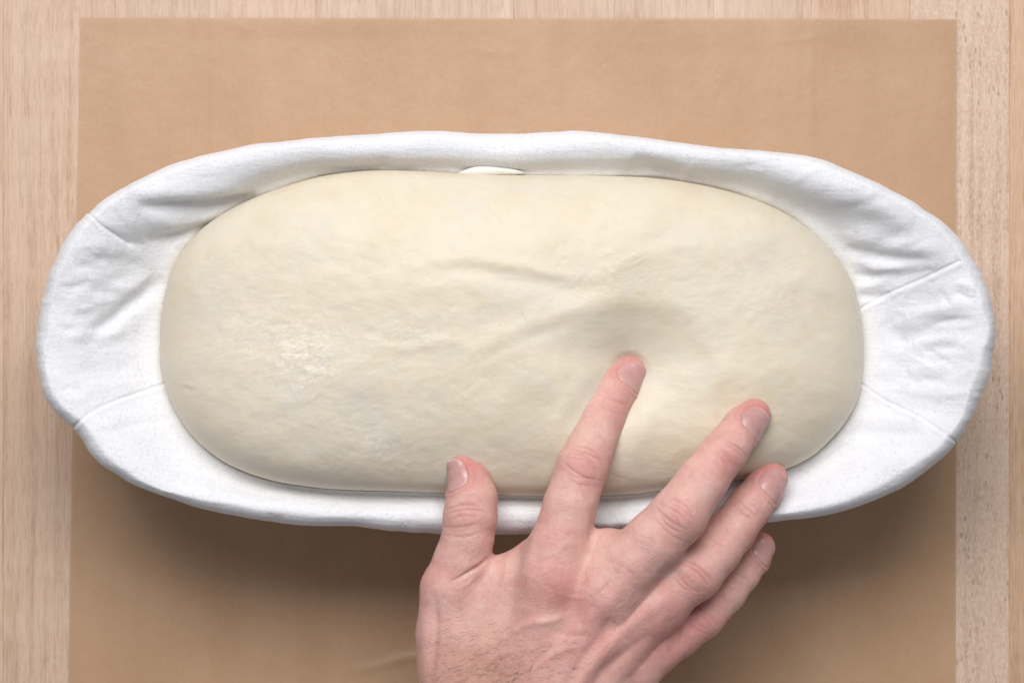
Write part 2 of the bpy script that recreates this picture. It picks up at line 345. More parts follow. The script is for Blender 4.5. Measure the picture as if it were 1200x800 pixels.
def liner():
    O = outf(th); D = dgf(th); C0 = np.array([600., 388.])
    inward = (D - O); wid = np.hypot(inward[:, 0], inward[:, 1]); inn = inward / wid[:, None]
    # how far the crest sits inside the silhouette
    side = np.cos(th)                      # -1 left end .. 1 right end
    front = np.clip(np.sin(th), 0, 1)      # towards the bottom of the picture
    crest = (13 + 5 * front) * (1 + .35 * vnoise(np.cos(th) * 4 + 30, np.sin(th) * 4 + 30) + .2 * vnoise(np.cos(th) * 11 + 50, np.sin(th) * 11 + 50))
    zr = 76 + 3 * np.clip(-np.sin(th), 0, 1) + 1.2 * vnoise(np.cos(th) * 3 + 9, np.sin(th) * 3 + 9); zc = contact_z(th); bk = sm(.2, .9, -np.sin(th)); O = O + inn * (1.0 * vnoise(np.cos(th) * 14 + 70, np.sin(th) * 14 + 70) + .5 * vnoise(np.cos(th) * 40 + 9, np.sin(th) * 40 + 70))[:, None]
    def ring(base, off, z): return P_(base + inn * off[:, None], z)
    def P_(XY, z):
        k = K0 * (H - z) / H; return np.stack([(XY[:, 0] - 600) * k, (400 - XY[:, 1]) * k, z], 1)
    one = np.ones(NT_)
    def lerpOD(f): return O + (D - O) * f[:, None] if hasattr(f, '__len__') else O + (D - O) * f
    cf = crest / wid
    rings = [ring(O, 62 * one, 2.0 * one), ring(O, 58 * one, 8 * one), ring(O, 46 * one, 24 * one), ring(O, 27 * one, 44 * one), ring(O, 9 * one, 60 * one),
             ring(O, 0 * one, zr - 8), ring(O, crest * .22, zr - 3.0), ring(O, crest * .62, zr - .5), ring(O, crest, zr),
             P_(lerpOD(cf + (1 - cf) * .22), zc + (zr - zc) * (.87 + .10 * bk)), P_(lerpOD(cf + (1 - cf) * .5), zc + (zr - zc) * (.50 + .28 * bk)), P_(lerpOD(cf + (1 - cf) * .8), zc + (zr - zc) * (.18 + .15 * bk)), P_(lerpOD(one * 1.0), zc + 2.0),
             P_(D + (C0 - D) * .05, zc - 7), P_(D + (C0 - D) * .16, 33 * one), P_(D + (C0 - D) * .34, 14 * one), P_(D + (C0 - D) * .6, 8 * one)]
    R = np.stack(rings, 1)                  # NT x nr x 3
    nsub = [6, 8, 10, 12, 10, 6, 8, 10, 22, 34, 34, 24, 10, 6, 6, 4]
    out = []; nr = R.shape[1]
    for i in range(nr - 1):
        p0 = R[:, max(i - 1, 0)]; p1 = R[:, i]; p2 = R[:, i + 1]; p3 = R[:, min(i + 2, nr - 1)]
        for j in range(nsub[i]):
            t = j / nsub[i]
            # centripetal-ish: plain Catmull-Rom with damped tangents
            m1 = (p2 - p0) * .5; m2 = (p3 - p1) * .5
            l = np.linalg.norm(p2 - p1, axis=1)[:, None]
            for mm in (m1, m2):
                ln = np.linalg.norm(mm, axis=1)[:, None]; mm *= np.minimum(1, 1.15 * l / (ln + 1e-9))
            out.append((2*t**3 - 3*t*t + 1) * p1 + (t**3 - 2*t*t + t) * m1 + (-2*t**3 + 3*t*t) * p2 + (t**3 - t*t) * m2)
    out.append(R[:, -1]); G = np.stack(out, 1); m = G.shape[1]
    V = G.reshape(-1, 3); F = grid_faces(NT_, m)[:, ::-1]
    # ---- folds, given where they lie; gentle cloth lumps everywhere
    XY = to_px(V); N = vnormals(V, F); up = sm(-.3, .2, N[:, 2] * np.sign(N[:, 2].mean()))
    if N[:, 2][len(N) // 2] < 0: pass
    d = .65 * fbm(XY[:, 0] / 60, XY[:, 1] / 60, 2) + .05 * fbm(XY[:, 0] / 13, XY[:, 1] / 13, 3)
    folds = [
        # upper left: the lip rolled over and the pleat under it
        ([(150, 226), (200, 226), (250, 222), (310, 214)], 9, 2.4), ([(160, 243), (215, 240), (270, 235), (300, 228)], 6, -3.6),
        ([(140, 262), (185, 262), (232, 256), (262, 250)], 9, 2.2), ([(170, 284), (215, 274), (262, 256)], 6, -2.6),
        ([(112, 262), (150, 284), (172, 288)], 4, -1.0),
        ([(96, 372), (130, 352), (170, 322), (205, 292)], 12, 1.7), ([(98, 398), (128, 378), (160, 350), (192, 326)], 7, -2.4), ([(112, 402), (150, 374), (186, 352)], 10, 1.0),
        ([(82, 296), (104, 287), (150, 290)], 6, .7), ([(86, 314), (104, 310), (128, 300)], 6, -.9), ([(94, 330), (124, 322), (150, 308)], 7, .6), ([(68, 336), (86, 337), (106, 328)], 4, -.8),
        ([(78, 352), (98, 360), (124, 346)], 6, .7), ([(88, 366), (100, 368), (112, 362)], 4, -.6), ([(66, 382), (80, 386), (92, 384)], 4, -.6), ([(60, 398), (84, 410), (100, 424)], 7, .5), ([(70, 440), (92, 438), (120, 430)], 6, -.35),
        ([(104, 470), (140, 458), (170, 452)], 8, .6), ([(76, 452), (100, 462)], 4, -.7),
        # top band
        ([(480, 190), (540, 187), (620, 195)], 9, .8), ([(740, 186), (765, 196), (800, 206)], 8, -1.9), ([(720, 178), (770, 180), (850, 192)], 9, .9), ([(330, 196), (420, 184), (520, 184)], 8, .5),
        # right: drape over the shoulder, gathers at the seams
        ([(880, 200), (940, 208), (1010, 232), (1070, 262)], 14, 1.6), ([(905, 232), (960, 250), (1010, 262), (1060, 276)], 12, -1.6),
        ([(975, 262), (1030, 284), (1080, 290), (1112, 296)], 8, 1.3), ([(990, 290), (1040, 302), (1090, 305)], 5, -1.5), ([(996, 304), (1030, 312), (1060, 312)], 5, 1.3),
        ([(1000, 322), (1024, 322), (1052, 316)], 4, -1.3), ([(1002, 336), (1022, 334), (1040, 330)], 4, 1.2), ([(1004, 346), (1022, 348), (1044, 344)], 4, -1.4),
        ([(1060, 374), (1100, 362), (1136, 352)], 6, 1.1), ([(1080, 384), (1112, 376), (1142, 374)], 4, -1.3), ([(1070, 404), (1100, 396), (1126, 390)], 6, 1.2), ([(1082, 414), (1104, 408), (1134, 410)], 4, -1.1),
        ([(1064, 436), (1090, 430), (1118, 432)], 6, 1.0), ([(1080, 444), (1108, 446)], 4, -.9), ([(1030, 380), (1050, 390), (1060, 410)], 7, -.8), ([(1120, 330), (1144, 338)], 4, .8), ([(1118, 342), (1142, 352)], 3, -.8),
        ([(996, 490), (1040, 490), (1090, 494)], 8, 1.0), ([(985, 508), (1040, 507), (1086, 508)], 5, -1.0), ([(960, 548), (1010, 540), (1060, 532)], 9, .7), ([(1024, 430), (1052, 440), (1072, 452)], 6, .7),
        # front band
        ([(250, 560), (330, 583), (420, 590)], 9, .5), ([(480, 600), (520, 606), (600, 600)], 8, .6)]
    for pts, w, a in folds: d += stroke(XY, pts, w * 1.25, a * .8)
    r2 = random.Random(3)
    for i in range(110):
        t = r2.choice([r2.gauss(0, .55), r2.gauss(math.pi, .55)]) if r2.random() < .8 else r2.uniform(-math.pi, math.pi)
        f = r2.uniform(.08, .8); a_ = outf(np.array([t]))[0]; b_ = dgf(np.array([t]))[0]; c_ = a_ + (b_ - a_) * f; u_ = (b_ - a_) / np.hypot(*(b_ - a_)); L = r2.uniform(7, 24)
        ang = r2.gauss(0, .6); u_ = np.array([u_[0] * math.cos(ang) - u_[1] * math.sin(ang), u_[0] * math.sin(ang) + u_[1] * math.cos(ang)])
        d += stroke(XY, [c_ - u_ * L, c_ + np.array([r2.uniform(-2, 2), r2.uniform(-2, 2)]), c_ + u_ * L], r2.uniform(3, 6), r2.choice([-1, 1]) * r2.uniform(.08, .32))
    for i in range(34):                      # soft drape running from the rim down into the basket
        t = r2.choice([r2.gauss(0, .4), r2.gauss(math.pi, .4), r2.uniform(-math.pi, math.pi)]); a_ = outf(np.array([t]))[0]; tb = t + r2.gauss(0, .06); b_ = dgf(np.array([tb]))[0]
        f0 = r2.uniform(.05, .4); f1 = r2.uniform(.6, 1.0); mid = a_ + (b_ - a_) * (f0 + f1) / 2 + np.array([r2.uniform(-5, 5), r2.uniform(-5, 5)])
        d += stroke(XY, [a_ + (b_ - a_) * f0, mid, a_ + (b_ - a_) * f1], r2.uniform(6, 12), r2.choice([-1, 1]) * r2.uniform(.3, .8))
    for pts in SEAMS: d += stroke(XY, pts, 1.7, -.62, False) + stroke(XY, np.array(pts) + np.array([1.5, 4.0]), 3.0, .22, False)
    # damp under the dough
    inside = np.tile(np.concatenate([np.ones(m - 26), np.linspace(1, 0, 26)]), NT_)
    Nf = N if N.reshape(NT_, m, 3)[:, 60, 2].mean() > 0 else -N
    V = V + Nf * (d * inside)[:, None]
    V[:, 2] = np.maximum(V[:, 2], 1.0)
    return V, F, m
SEAMS = [[(100, 245), (118, 264), (136, 276), (152, 287)], [(72, 512), (88, 498), (110, 480), (150, 464), (196, 448)], [(1000, 366), (1040, 344), (1080, 327), (1124, 306)], [(1004, 446), (1040, 470), (1080, 490), (1124, 520)]]
Vl, Fl, ml = liner()
basket = empty('proofing_basket', P(600, 388, 0))
tag(basket, 'long oval proofing basket lined with wrinkled white linen, cradling the dough', 'basket')
bl = np.array(basket.location) * 1000
lin = mesh('liner', Vl, Fl, M['linen'], basket, loc=bl)
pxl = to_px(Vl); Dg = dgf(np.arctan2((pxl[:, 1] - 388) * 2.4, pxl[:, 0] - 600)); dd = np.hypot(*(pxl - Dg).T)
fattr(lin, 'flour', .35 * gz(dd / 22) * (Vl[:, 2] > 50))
from mathutils.bvhtree import BVHTree
def surf_tree(V, F): return BVHTree.FromPolygons([tuple(v) for v in V.tolist()], F.tolist())
tree_l = surf_tree(Vl, Fl)
def drop(tree, px, py, z0=150):
    """point of a surface under the line of sight of a reference pixel"""
    a = P(px, py, z0); b = P(px, py, 0); r = tree.ray_cast(Vector(a), Vector(b - a).normalized()); return None if r[0] is None else np.array(r[0])
def tube(name, pts, rad, mat, parent, loc, ns=8, flat=1.0):
    pts = np.array(pts); n = len(pts); T = np.gradient(pts, axis=0); T /= np.linalg.norm(T, axis=1)[:, None]
    up = np.array([0, 0, 1.]); A = np.cross(T, up); A /= np.linalg.norm(A, axis=1)[:, None] + 1e-9; B = np.cross(A, T)
    rad = np.broadcast_to(rad, (n,)); a = np.arange(ns) / ns * 2 * np.pi
    V = pts[:, None] + rad[:, None, None] * (np.cos(a)[None, :, None] * A[:, None] + flat * np.sin(a)[None, :, None] * B[:, None]); V = V.reshape(-1, 3)
    F = grid_faces(ns, 2)  # placeholder shape
    i = np.arange(n - 1); j = np.arange(ns); I, J = np.meshgrid(i, j, indexing='ij'); J2 = (J + 1) % ns
    F = np.stack([I * ns + J, I * ns + J2, (I + 1) * ns + J2, (I + 1) * ns + J], -1).reshape(-1, 4)
    Fl_ = [tuple(f) for f in F.tolist()] + [tuple(range(ns))[::-1], tuple((n - 1) * ns + q for q in range(ns))]
    return mesh(name, V, Fl_, mat, parent, loc=loc) if name else (V, F)
for s_ in SEAMS:
    q = crspline(s_, 14); q = q[3:-3]; pts = [drop(tree_l, *p) for p in q]; pts = [p for p in pts if p is not None and p[2] > 50]
    pts = np.array(pts); pts[1:-1] = (pts[:-2] + pts[1:-1] * 2 + pts[2:]) / 4
    tube('seam', pts + np.array([0, -.25, -.06]), .13, M['thread'], basket, bl, 8, .6)
# loose nap of fibres standing off the cloth, enough to soften its edge
def nap():
    rn = np.random.RandomState(9); N = vnormals(Vl, Fl); G = N.reshape(NT_, ml, 3)
    if G[:, 60, 2].mean() < 0: N = -N
    j = rn.randint(34, ml - 42, 15000); i = rn.randint(0, NT_, 15000); id_ = i * ml + j
    p = Vl[id_] + rn.normal(0, .2, (15000, 3)) * [1, 1, 0]; n = N[id_]; t = rn.normal(0, 1, (15000, 3)); t -= n * (t * n).sum(1)[:, None]; t /= np.linalg.norm(t, axis=1)[:, None]; b = np.cross(n, t)
    L = rn.uniform(.4, 1.25, 15000)[:, None]; rr = .028
    base = p - n * .08; mid = base + t * L * .5 + n * L * rn.uniform(.15, .5, (15000, 1)); end = base + t * L + n * L * rn.uniform(.1, .7, (15000, 1))
    V = np.stack([base + b * rr, base - b * rr, base + n * rr, mid + b * rr, mid - b * rr, mid + n * rr, end], 1).reshape(-1, 3)
    o7 = np.arange(15000)[:, None] * 7; F = []
    for a in ((0, 1, 4), (0, 4, 3), (1, 2, 5), (1, 5, 4), (2, 0, 3), (2, 3, 5), (3, 4, 6), (4, 5, 6), (5, 3, 6)): F.append(o7 + np.array(a))
    x = mesh('nap', V, np.vstack(F), M['thread'], lin, loc=bl); x['kind'] = 'stuff'
nap()
# pinched tuck of cloth caught between rim and dough at the back
def tuck():
    n, m = 40, 24; u = np.linspace(0, 1, n); a = np.arange(m) / m * 2 * np.pi; V = []
    for t in u:
        x = 536 + 80 * t; r = math.sin(math.pi * t) ** .9; yc = 203 - 2.5 * math.sin(math.pi * t)
        for b in a: 
            p = P(x, yc, 71 + 1.0 * math.sin(math.pi * t)); V.append(p + np.array([0, (2.6 + .5 * math.sin(7 * t)) * r * .8 * math.cos(b), 2.6 * r * math.sin(b) + .25 * math.sin(9 * t)]))
    I, J = np.meshgrid(np.arange(n - 1), np.arange(m), indexing='ij'); J2 = (J + 1) % m
    return mesh('cloth_tuck', np.array(V), np.stack([I*m+J, (I+1)*m+J, (I+1)*m+J2, I*m+J2], -1).reshape(-1, 4), M['linen'], basket, loc=bl)
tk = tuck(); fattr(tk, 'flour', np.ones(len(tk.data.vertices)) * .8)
# the cane body inside the cloth: stacked coils and a floor of coils
def coils():
    a = np.linspace(0, 2*np.pi, 160, endpoint=False)
    for i in range(9):
        z = 4.2 + i * 6.0; off = 60 - 52 * (z / 70) ** 1.1 + 22; O = outf(a); c = np.array([600, 388.]); n = (c - O) / np.hypot(*(c - O).T)[:, None] * np.array([1, 1])
        k = K0 * (H - z) / H; XY = O + n * off; pts = np.stack([(XY[:, 0] - 600) * k, (400 - XY[:, 1]) * k, np.full(len(a), z)], 1)
        ns = 8; b = np.arange(ns) / ns * 2 * np.pi; T = np.roll(pts, -1, 0) - np.roll(pts, 1, 0); T /= np.linalg.norm(T, axis=1)[:, None]; A = np.cross(T, [0, 0, 1.]); B = np.array([0, 0, 1.])
        V = pts[:, None] + 2.9 * (np.cos(b)[None, :, None] * A[:, None] + np.sin(b)[None, :, None] * B); V = V.reshape(-1, 3)
        I, J = np.meshgrid(np.arange(160), np.arange(ns), indexing='ij'); I2 = (I + 1) % 160; J2 = (J + 1) % ns
        mesh('cane_coil', V, np.stack([I*ns+J, I*ns+J2, I2*ns+J2, I2*ns+J], -1).reshape(-1, 4), M['cane'], basket, loc=bl)
coils()

# ================================================================ DOUGH
INDEX_AX = [(738, 434), (723, 458), (706, 492), (685, 545)]
def dough():
    n, m = 1300, 250; a = np.linspace(-np.pi, np.pi, n, endpoint=False); D = dgf(a); C = np.array([600., 390.])
    s = np.linspace(0, 1, m); ph = np.where(s < .8, s / .8 * (np.pi / 2), np.pi / 2 + (s - .8) / .2 * (np.pi * .42))
    ph = np.pi / 2 * (ph / (np.pi / 2)) ** 1.0
    e = .74
    r = np.abs(np.sin(ph)) ** .85; zz = np.sign(np.cos(ph)) * np.abs(np.cos(ph)) ** e
    zm, hu, hd = 62., 31., 38.
    zca = contact_z(a)[:, None] + 2.0; z = zca + np.where(zz > 0, (95 - zca) * zz, hd * zz)
    XY = C + (D - C)[:, None] * r[None, :, None]; Z = z.copy()
    q = XY.reshape(-1, 2); Z = Z.ravel(); R = np.broadcast_to(r, (n, m)).ravel(); top = np.broadcast_to(ph < np.pi / 2 * 1.02, (n, m)).ravel()
    fade = np.where(top, 1.0, 0.0) * sm(1.0, .9, R)
    d = 1.0 * fbm(q[:, 0] / 150, q[:, 1] / 110, 2) + .28 * fbm(q[:, 0] / 45, q[:, 1] / 34, 3) + .07 * fbm(q[:, 0] / 14, q[:, 1] / 10, 3)
    # press of the index finger: broad pull of the skin, then the close fold round the finger
    best, tt = seg(q, INDEX_AX[0], INDEX_AX[-1])
    cx = q - np.array([760, 430.]); el = np.sqrt((cx[:, 0] / 72) ** 2 + (cx[:, 1] / np.where(cx[:, 1] < 0, 56, 90)) ** 2)
    d -= 4.6 * gz(el)
    d += 1.3 * stroke(q, [(560, 408), (620, 382), (680, 362), (740, 354), (800, 362), (838, 392)], 16, .8)
    ridges = [([(470, 312), (540, 302), (600, 308), (660, 322), (720, 330)], 9, .7), ([(480, 326), (550, 316), (640, 334), (700, 342)], 8, -.6),
              ([(690, 330), (730, 308), (790, 290), (850, 288)], 9, .55), ([(560, 420), (630, 392), (690, 372)], 7, -.5), ([(420, 400), (480, 408), (520, 398), (560, 412)], 6, .45),
              ([(810, 380), (835, 410), (850, 450)], 14, 1.0), ([(770, 430), (752, 500), (730, 560)], 16, 1.3), ([(640, 540), (660, 480), (700, 430)], 9, .8),
              ([(250, 330), (262, 300), (300, 280)], 8, .3), ([(192, 440), (212, 450), (232, 452)], 2.5, .5), ([(206, 448), (226, 460)], 2.5, -.4), ([(855, 350), (930, 330), (985, 345)], 9, .4)]
    for p_, w, am in ridges: d += stroke(q, p_, w * 1.15, am * .85)
    r3 = random.Random(8)
    spots = [(350, 415, 50, 55), (440, 515, 30, 26), (700, 320, 70, 25), (480, 385, 70, 30), (600, 330, 220, 60), (850, 350, 100, 50), (300, 440, 60, 50), (560, 480, 120, 60)]
    for i in range(150):
        cx_, cy_, sx_, sy_ = r3.choice(spots); x = r3.gauss(cx_, sx_); y = r3.gauss(cy_, sy_); an = r3.gauss(-.15, .5); L = r3.uniform(4, 15); dx, dy = math.cos(an) * L, math.sin(an) * L
        d += stroke(q, [(x - dx, y - dy), (x, y + r3.uniform(-2, 2)), (x + dx, y + dy)], r3.uniform(1.6, 3.4), r3.choice([-1, 1]) * r3.uniform(.03, .12))
    for i in range(16):
        x = r3.gauss(360, 24); y = r3.gauss(418, 26); L = r3.uniform(6, 16); an = r3.gauss(-2.2, .45) if r3.random() < .6 else r3.gauss(-.3, .3)
        d += stroke(q, [(x - math.cos(an) * L, y - math.sin(an) * L), (x + math.cos(an) * L, y + math.sin(an) * L)], 2.2, r3.choice([-.14, .14]))
    Z = Z + d * fade
    ta_ = ((q - [738, 436]) @ np.array([-53., 109.])) / (53. ** 2 + 109. ** 2)
    ta = np.clip(.5 * (ta_ + np.sqrt(ta_ ** 2 + .012)), 0, 1.2); zax = np.interp(ta, [0, .18, .5, 1, 1.2], [77.5, 80, 85.5, 92, 94]) + 2.4
    sg = 24 + 9 * (1 + np.tanh((q[:, 0] - 735) / 22)) * sm(500, 425, q[:, 1]) + 12 * sm(446, 408, q[:, 1])
    e_ = np.maximum(best - 15, 0); wq = np.exp(-((np.sqrt(e_ ** 2 + 9) - 3) / sg) ** 1.0) * sm(1.05, .55, ta)
    dz = Z - zax; dz = (dz + np.sqrt(dz * dz + 6.0)) / 2 - .35
    Z = Z - wq * dz + 1.5 * sm(12, 25, best) * wq * sm(.9, .0, ta)
    k = K0 * (H - Z) / H; V = np.stack([(q[:, 0] - 600) * k, (400 - q[:, 1]) * k, Z], 1)
    F = grid_faces(n, m)
    loc = P(600, 390, 20)
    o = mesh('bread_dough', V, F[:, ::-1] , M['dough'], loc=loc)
    g = lambda x, y, sx, sy: gz(np.hypot((q[:, 0] - x) / sx, (q[:, 1] - y) / sy))
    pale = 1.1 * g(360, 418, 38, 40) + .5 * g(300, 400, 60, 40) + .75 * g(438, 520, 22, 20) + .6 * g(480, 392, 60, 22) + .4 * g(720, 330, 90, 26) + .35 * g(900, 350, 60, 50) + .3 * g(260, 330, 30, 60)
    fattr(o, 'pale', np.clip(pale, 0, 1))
    tag(o, 'smooth cream loaf of proofed dough in the linen lined basket, dented by a finger', 'dough')
    return V, F
Vd, Fd = dough()

# ================================================================ HAND
def C_(px, py, z, r): p = P(px, py, z); return (p[0], p[1], p[2], r * K0 * (H - z) / H)
FING = dict(
    thumb=[(541, 544, 84, 18.5), (549, 562, 84.5, 25), (553, 584, 86, 29.5), (551, 605, 87, 31), (548, 630, 87, 30), (541, 656, 86, 32), (529, 690, 85, 36), (527, 742, 83, 39), (545, 830, 82, 50)],
    index=[(738, 436, 78.5, 21), (724, 455, 81.5, 25), (706, 490, 85.5, 26.5), (683, 546, 92, 30), (668, 592, 94, 31), (655, 640, 94.5, 35), (648, 676, 94.5, 39)],
    middle=[(883, 487, 87, 20.5), (871, 500, 89.5, 23.5), (849, 529, 94, 26.5), (822, 565, 98, 29.5), (795, 604, 101, 33.5), (768, 632, 100.5, 34.5), (740, 658, 99, 35.5), (708, 694, 97, 38)],
    ring=[(903, 561, 75, 20.5), (895, 573, 77, 23), (878, 594, 80.5, 25.5), (858, 621, 84, 27.5), (838, 645, 87, 29.5), (815, 672, 89.5, 31), (780, 698, 91, 30.5), (750, 722, 92, 32), (718, 752, 92.5, 35)],
    pinky=[(890, 641, 66, 18.5), (882, 653, 67.5, 20.5), (868, 672, 70, 21.5), (850, 693, 73, 24), (822, 722, 77, 26), (795, 743, 80, 26), (768, 760, 83, 29), (735, 788, 85, 33)])
PALM = [  # pairs of (px,py,z,r)
    ((648, 680, 94, 38), (590, 940, 86, 52)), ((706, 698, 96, 38), (605, 950, 88, 52)), ((718, 756, 91, 34), (625, 950, 86, 50)), ((733, 792, 85, 32), (648, 950, 82, 48)),
    ((712, 646, 92, 28), (690, 700, 90, 34)), ((660, 668, 90, 34), (712, 690, 92, 34)), ((775, 716, 88, 28), (730, 760, 86, 32)), ((790, 664, 92, 24), (728, 706, 90, 32)),
    ((592, 684, 83, 30), (562, 740, 82, 42)), ((632, 660, 86, 32), (592, 700, 82, 36)), ((572, 690, 82, 26), (540, 740, 82, 40)), ((540, 780, 82, 48), (585, 930, 84, 54)),
    ((600, 760, 80, 58), (610, 930, 82, 58)), ((680, 780, 80, 50), (640, 930, 80, 55)),
    ((590, 940, 86, 54), (560, 1235, 95, 70)), ((648, 945, 84, 50), (635, 1235, 92, 68))]
def rcone(Q, a, b):
    """distance to a round cone"""
    a3 = np.array(a[:3], np.float32); b3 = np.array(b[:3], np.float32); r1, r2 = np.float32(a[3]), np.float32(b[3]); ba = b3 - a3; L2 = ba @ ba
    pa = Q - a3; t = np.clip(pa @ ba / L2, 0, 1); d = pa - t[:, None] * ba
    return np.sqrt((d * d).sum(1)) - (r1 + (r2 - r1) * t)
def smin(a, b, k):
    h = np.maximum(k - np.abs(a - b), 0) / k; return np.minimum(a, b) - h * h * k * .25
CH = {k: [C_(*p) for p in v] for k, v in FING.items()}; PL = [(C_(*a), C_(*b)) for a, b in PALM]
def sdf(Q):
    Q = Q.astype(np.float32); tot = np.full(len(Q), 60, np.float32)
    for a, b in PL: 
        dq = rcone(Q, a, b); tot = smin(tot, dq, 7.)
    fin = np.full(len(Q), 60, np.float32); thumb = None
    for nme, c in CH.items():
        A = np.array(c); lo = (A[:, :3] - A[:, 3:]).min(0) - 8; hi = (A[:, :3] + A[:, 3:]).max(0) + 8
        idx = np.where(np.all((Q > lo) & (Q < hi), 1))[0]; q = Q[idx]
        if len(q) == 0: continue
        f = np.full(len(q), 60, np.float32)
        for i in range(len(c) - 1): f = smin(f, rcone(q, c[i], c[i + 1]), 1.6)
        if nme == 'thumb':
            tot[idx] = smin(tot[idx], f, 4.)
        else: fin[idx] = smin(fin[idx], f, .5)
    return smin(tot, fin, 4.5)

def surface_nets(h):
    lo = np.array([P(470, 0, 60)[0] - 6, P(0, 1330, 70)[1], 42.]); hi = np.array([P(935, 0, 60)[0] + 4, P(0, 400, 70)[1], 122.])
    B = 8; nb = np.ceil((hi - lo) / (h * B)).astype(int); n = nb * B + 1
    F = np.full(n, 5, np.float32)
    bi = np.stack(np.meshgrid(*[np.arange(k) for k in nb], indexing='ij'), -1).reshape(-1, 3)
    cen = lo + (bi + .5) * B * h; dc = sdf(cen); act = np.abs(dc) < B * h * .9 + .8
    for k in bi[(~act) & (dc < 0)]: F[k[0]*B:k[0]*B+B+1, k[1]*B:k[1]*B+B+1, k[2]*B:k[2]*B+B+1] = -5
    g = np.arange(B + 1); loc = np.stack(np.meshgrid(g, g, g, indexing='ij'), -1).reshape(-1, 3)
    ab = bi[act]
    for s in range(0, len(ab), 2000):
        c = ab[s:s + 2000]; idx = (c[:, None] * B + loc[None]).reshape(-1, 3); v = sdf(lo + idx * h); F[idx[:, 0], idx[:, 1], idx[:, 2]] = v
    ins = F < 0
    cnt = sum(ins[a:n[0]-1+a, b:n[1]-1+b, c:n[2]-1+c].astype(np.int8) for a in (0, 1) for b in (0, 1) for c in (0, 1))
    cells = np.argwhere((cnt > 0) & (cnt < 8)); cid = np.full(n - 1, -1, np.int32); cid[tuple(cells.T)] = np.arange(len(cells))
    acc = np.zeros((len(cells), 3)); num = np.zeros(len(cells))
    cor = [(a, b, c) for a in (0, 1) for b in (0, 1) for c in (0, 1)]
    for a in cor:
        for ax in range(3):
            if a[ax] == 0:
                b = list(a); b[ax] = 1
                fa = F[tuple((cells + a).T)]; fb = F[tuple((cells + b).T)]; w = (fa < 0) != (fb < 0)
                t = fa[w] / (fa[w] - fb[w]); p = np.array(a, float) + t[:, None] * (np.array(b) - np.array(a)); acc[w] += p; num[w] += 1
    V = lo + (cells + acc / num[:, None]) * h
    faces = []
    for ax in range(3):
        sl0 = [slice(None)] * 3; sl1 = [slice(None)] * 3; sl0[ax] = slice(0, n[ax] - 1); sl1[ax] = slice(1, n[ax])
        ch = ins[tuple(sl0)] != ins[tuple(sl1)]; e = np.argwhere(ch); o1, o2 = [(1, 2), (2, 0), (0, 1)][ax]
        e = e[(e[:, o1] > 0) & (e[:, o2] > 0) & (e[:, o1] < n[o1] - 1) & (e[:, o2] < n[o2] - 1)]
        q = []
        for d1, d2 in ((-1, -1), (0, -1), (0, 0), (-1, 0)):
            c = e.copy(); c[:, o1] += d1; c[:, o2] += d2; q.append(cid[tuple(c.T)])
        q = np.stack(q, 1); flip = ~ins[tuple(e.T)]; q[flip] = q[flip][:, ::-1]; faces.append(q)
    Fq = np.vstack(faces); Fq = Fq[(Fq >= 0).all(1)]
    return V, Fq

NAILS = dict(  # chain, base px, tip px, half width in degrees, roll in degrees, share of free edge
    index=((732, 456), (744, 421), 58, 20), middle=((869, 508), (893, 478), 60, 26), ring=((893, 582), (913, 549), 60, 22), pinky=((886, 656), (901, 628), 58, 26), thumb=((542, 573), (529, 537), 56, -42))
def nail_frame(nme):
    c = np.array(CH[nme]); b, t, hw, roll = NAILS[nme]
    tip = c[0, :3]; back = c[2, :3]; ax = tip - back; ax /= np.linalg.norm(ax)
    n = np.array([0, 0, 1.]) - ax * ax[2]; n /= np.linalg.norm(n); s = np.cross(ax, n); r = math.radians(roll); n, s = n * math.cos(r) + s * math.sin(r), s * math.cos(r) - n * math.sin(r)
    v0 = (P(*b, tip[2] + 6) - back) @ ax; v1 = (P(*t, tip[2] + 5) - back) @ ax
    return back, ax, n, s, v0, v1, math.radians(hw)
def nail_coords(V, nme):
    back, ax, n, s, v0, v1, hw = nail_frame(nme); d = V - back; v = d @ ax; a = np.arctan2(d @ s, d @ n)
    vv = (v - (v0 + v1) / 2) / ((v1 - v0) / 2); uu = a / hw; q = (np.abs(uu) ** 2.8 + np.abs(vv) ** 2.8) ** (1 / 2.8)
    return uu, vv, q
def creases(XY, c, ax, half, offs, amp, w, bend, rs):
    """short curved wrinkles across a finger at joint c; ax is the finger's direction"""
    ax = np.array(ax, float); ax /= np.hypot(*ax); sd = np.array([-ax[1], ax[0]]); d = np.zeros(len(XY)); c = np.array(c, float)
    for o in offs:
        hf = half * rs.uniform(.55, 1.0); sh = rs.uniform(-.2, .2) * half; b = bend * np.sign(o) if o else 0; j = [rs.uniform(-1, 1) for _ in range(5)]
        pts = [c + ax * (o + b * (1 - u * u) * 1.0 + .7 * j[i]) + sd * (u * hf + sh) for i, u in enumerate((-1, -.5, 0, .5, 1))]
        d += stroke(XY, pts, w * rs.uniform(.8, 1.25), -amp * rs.uniform(.5, 1.2))
    return d
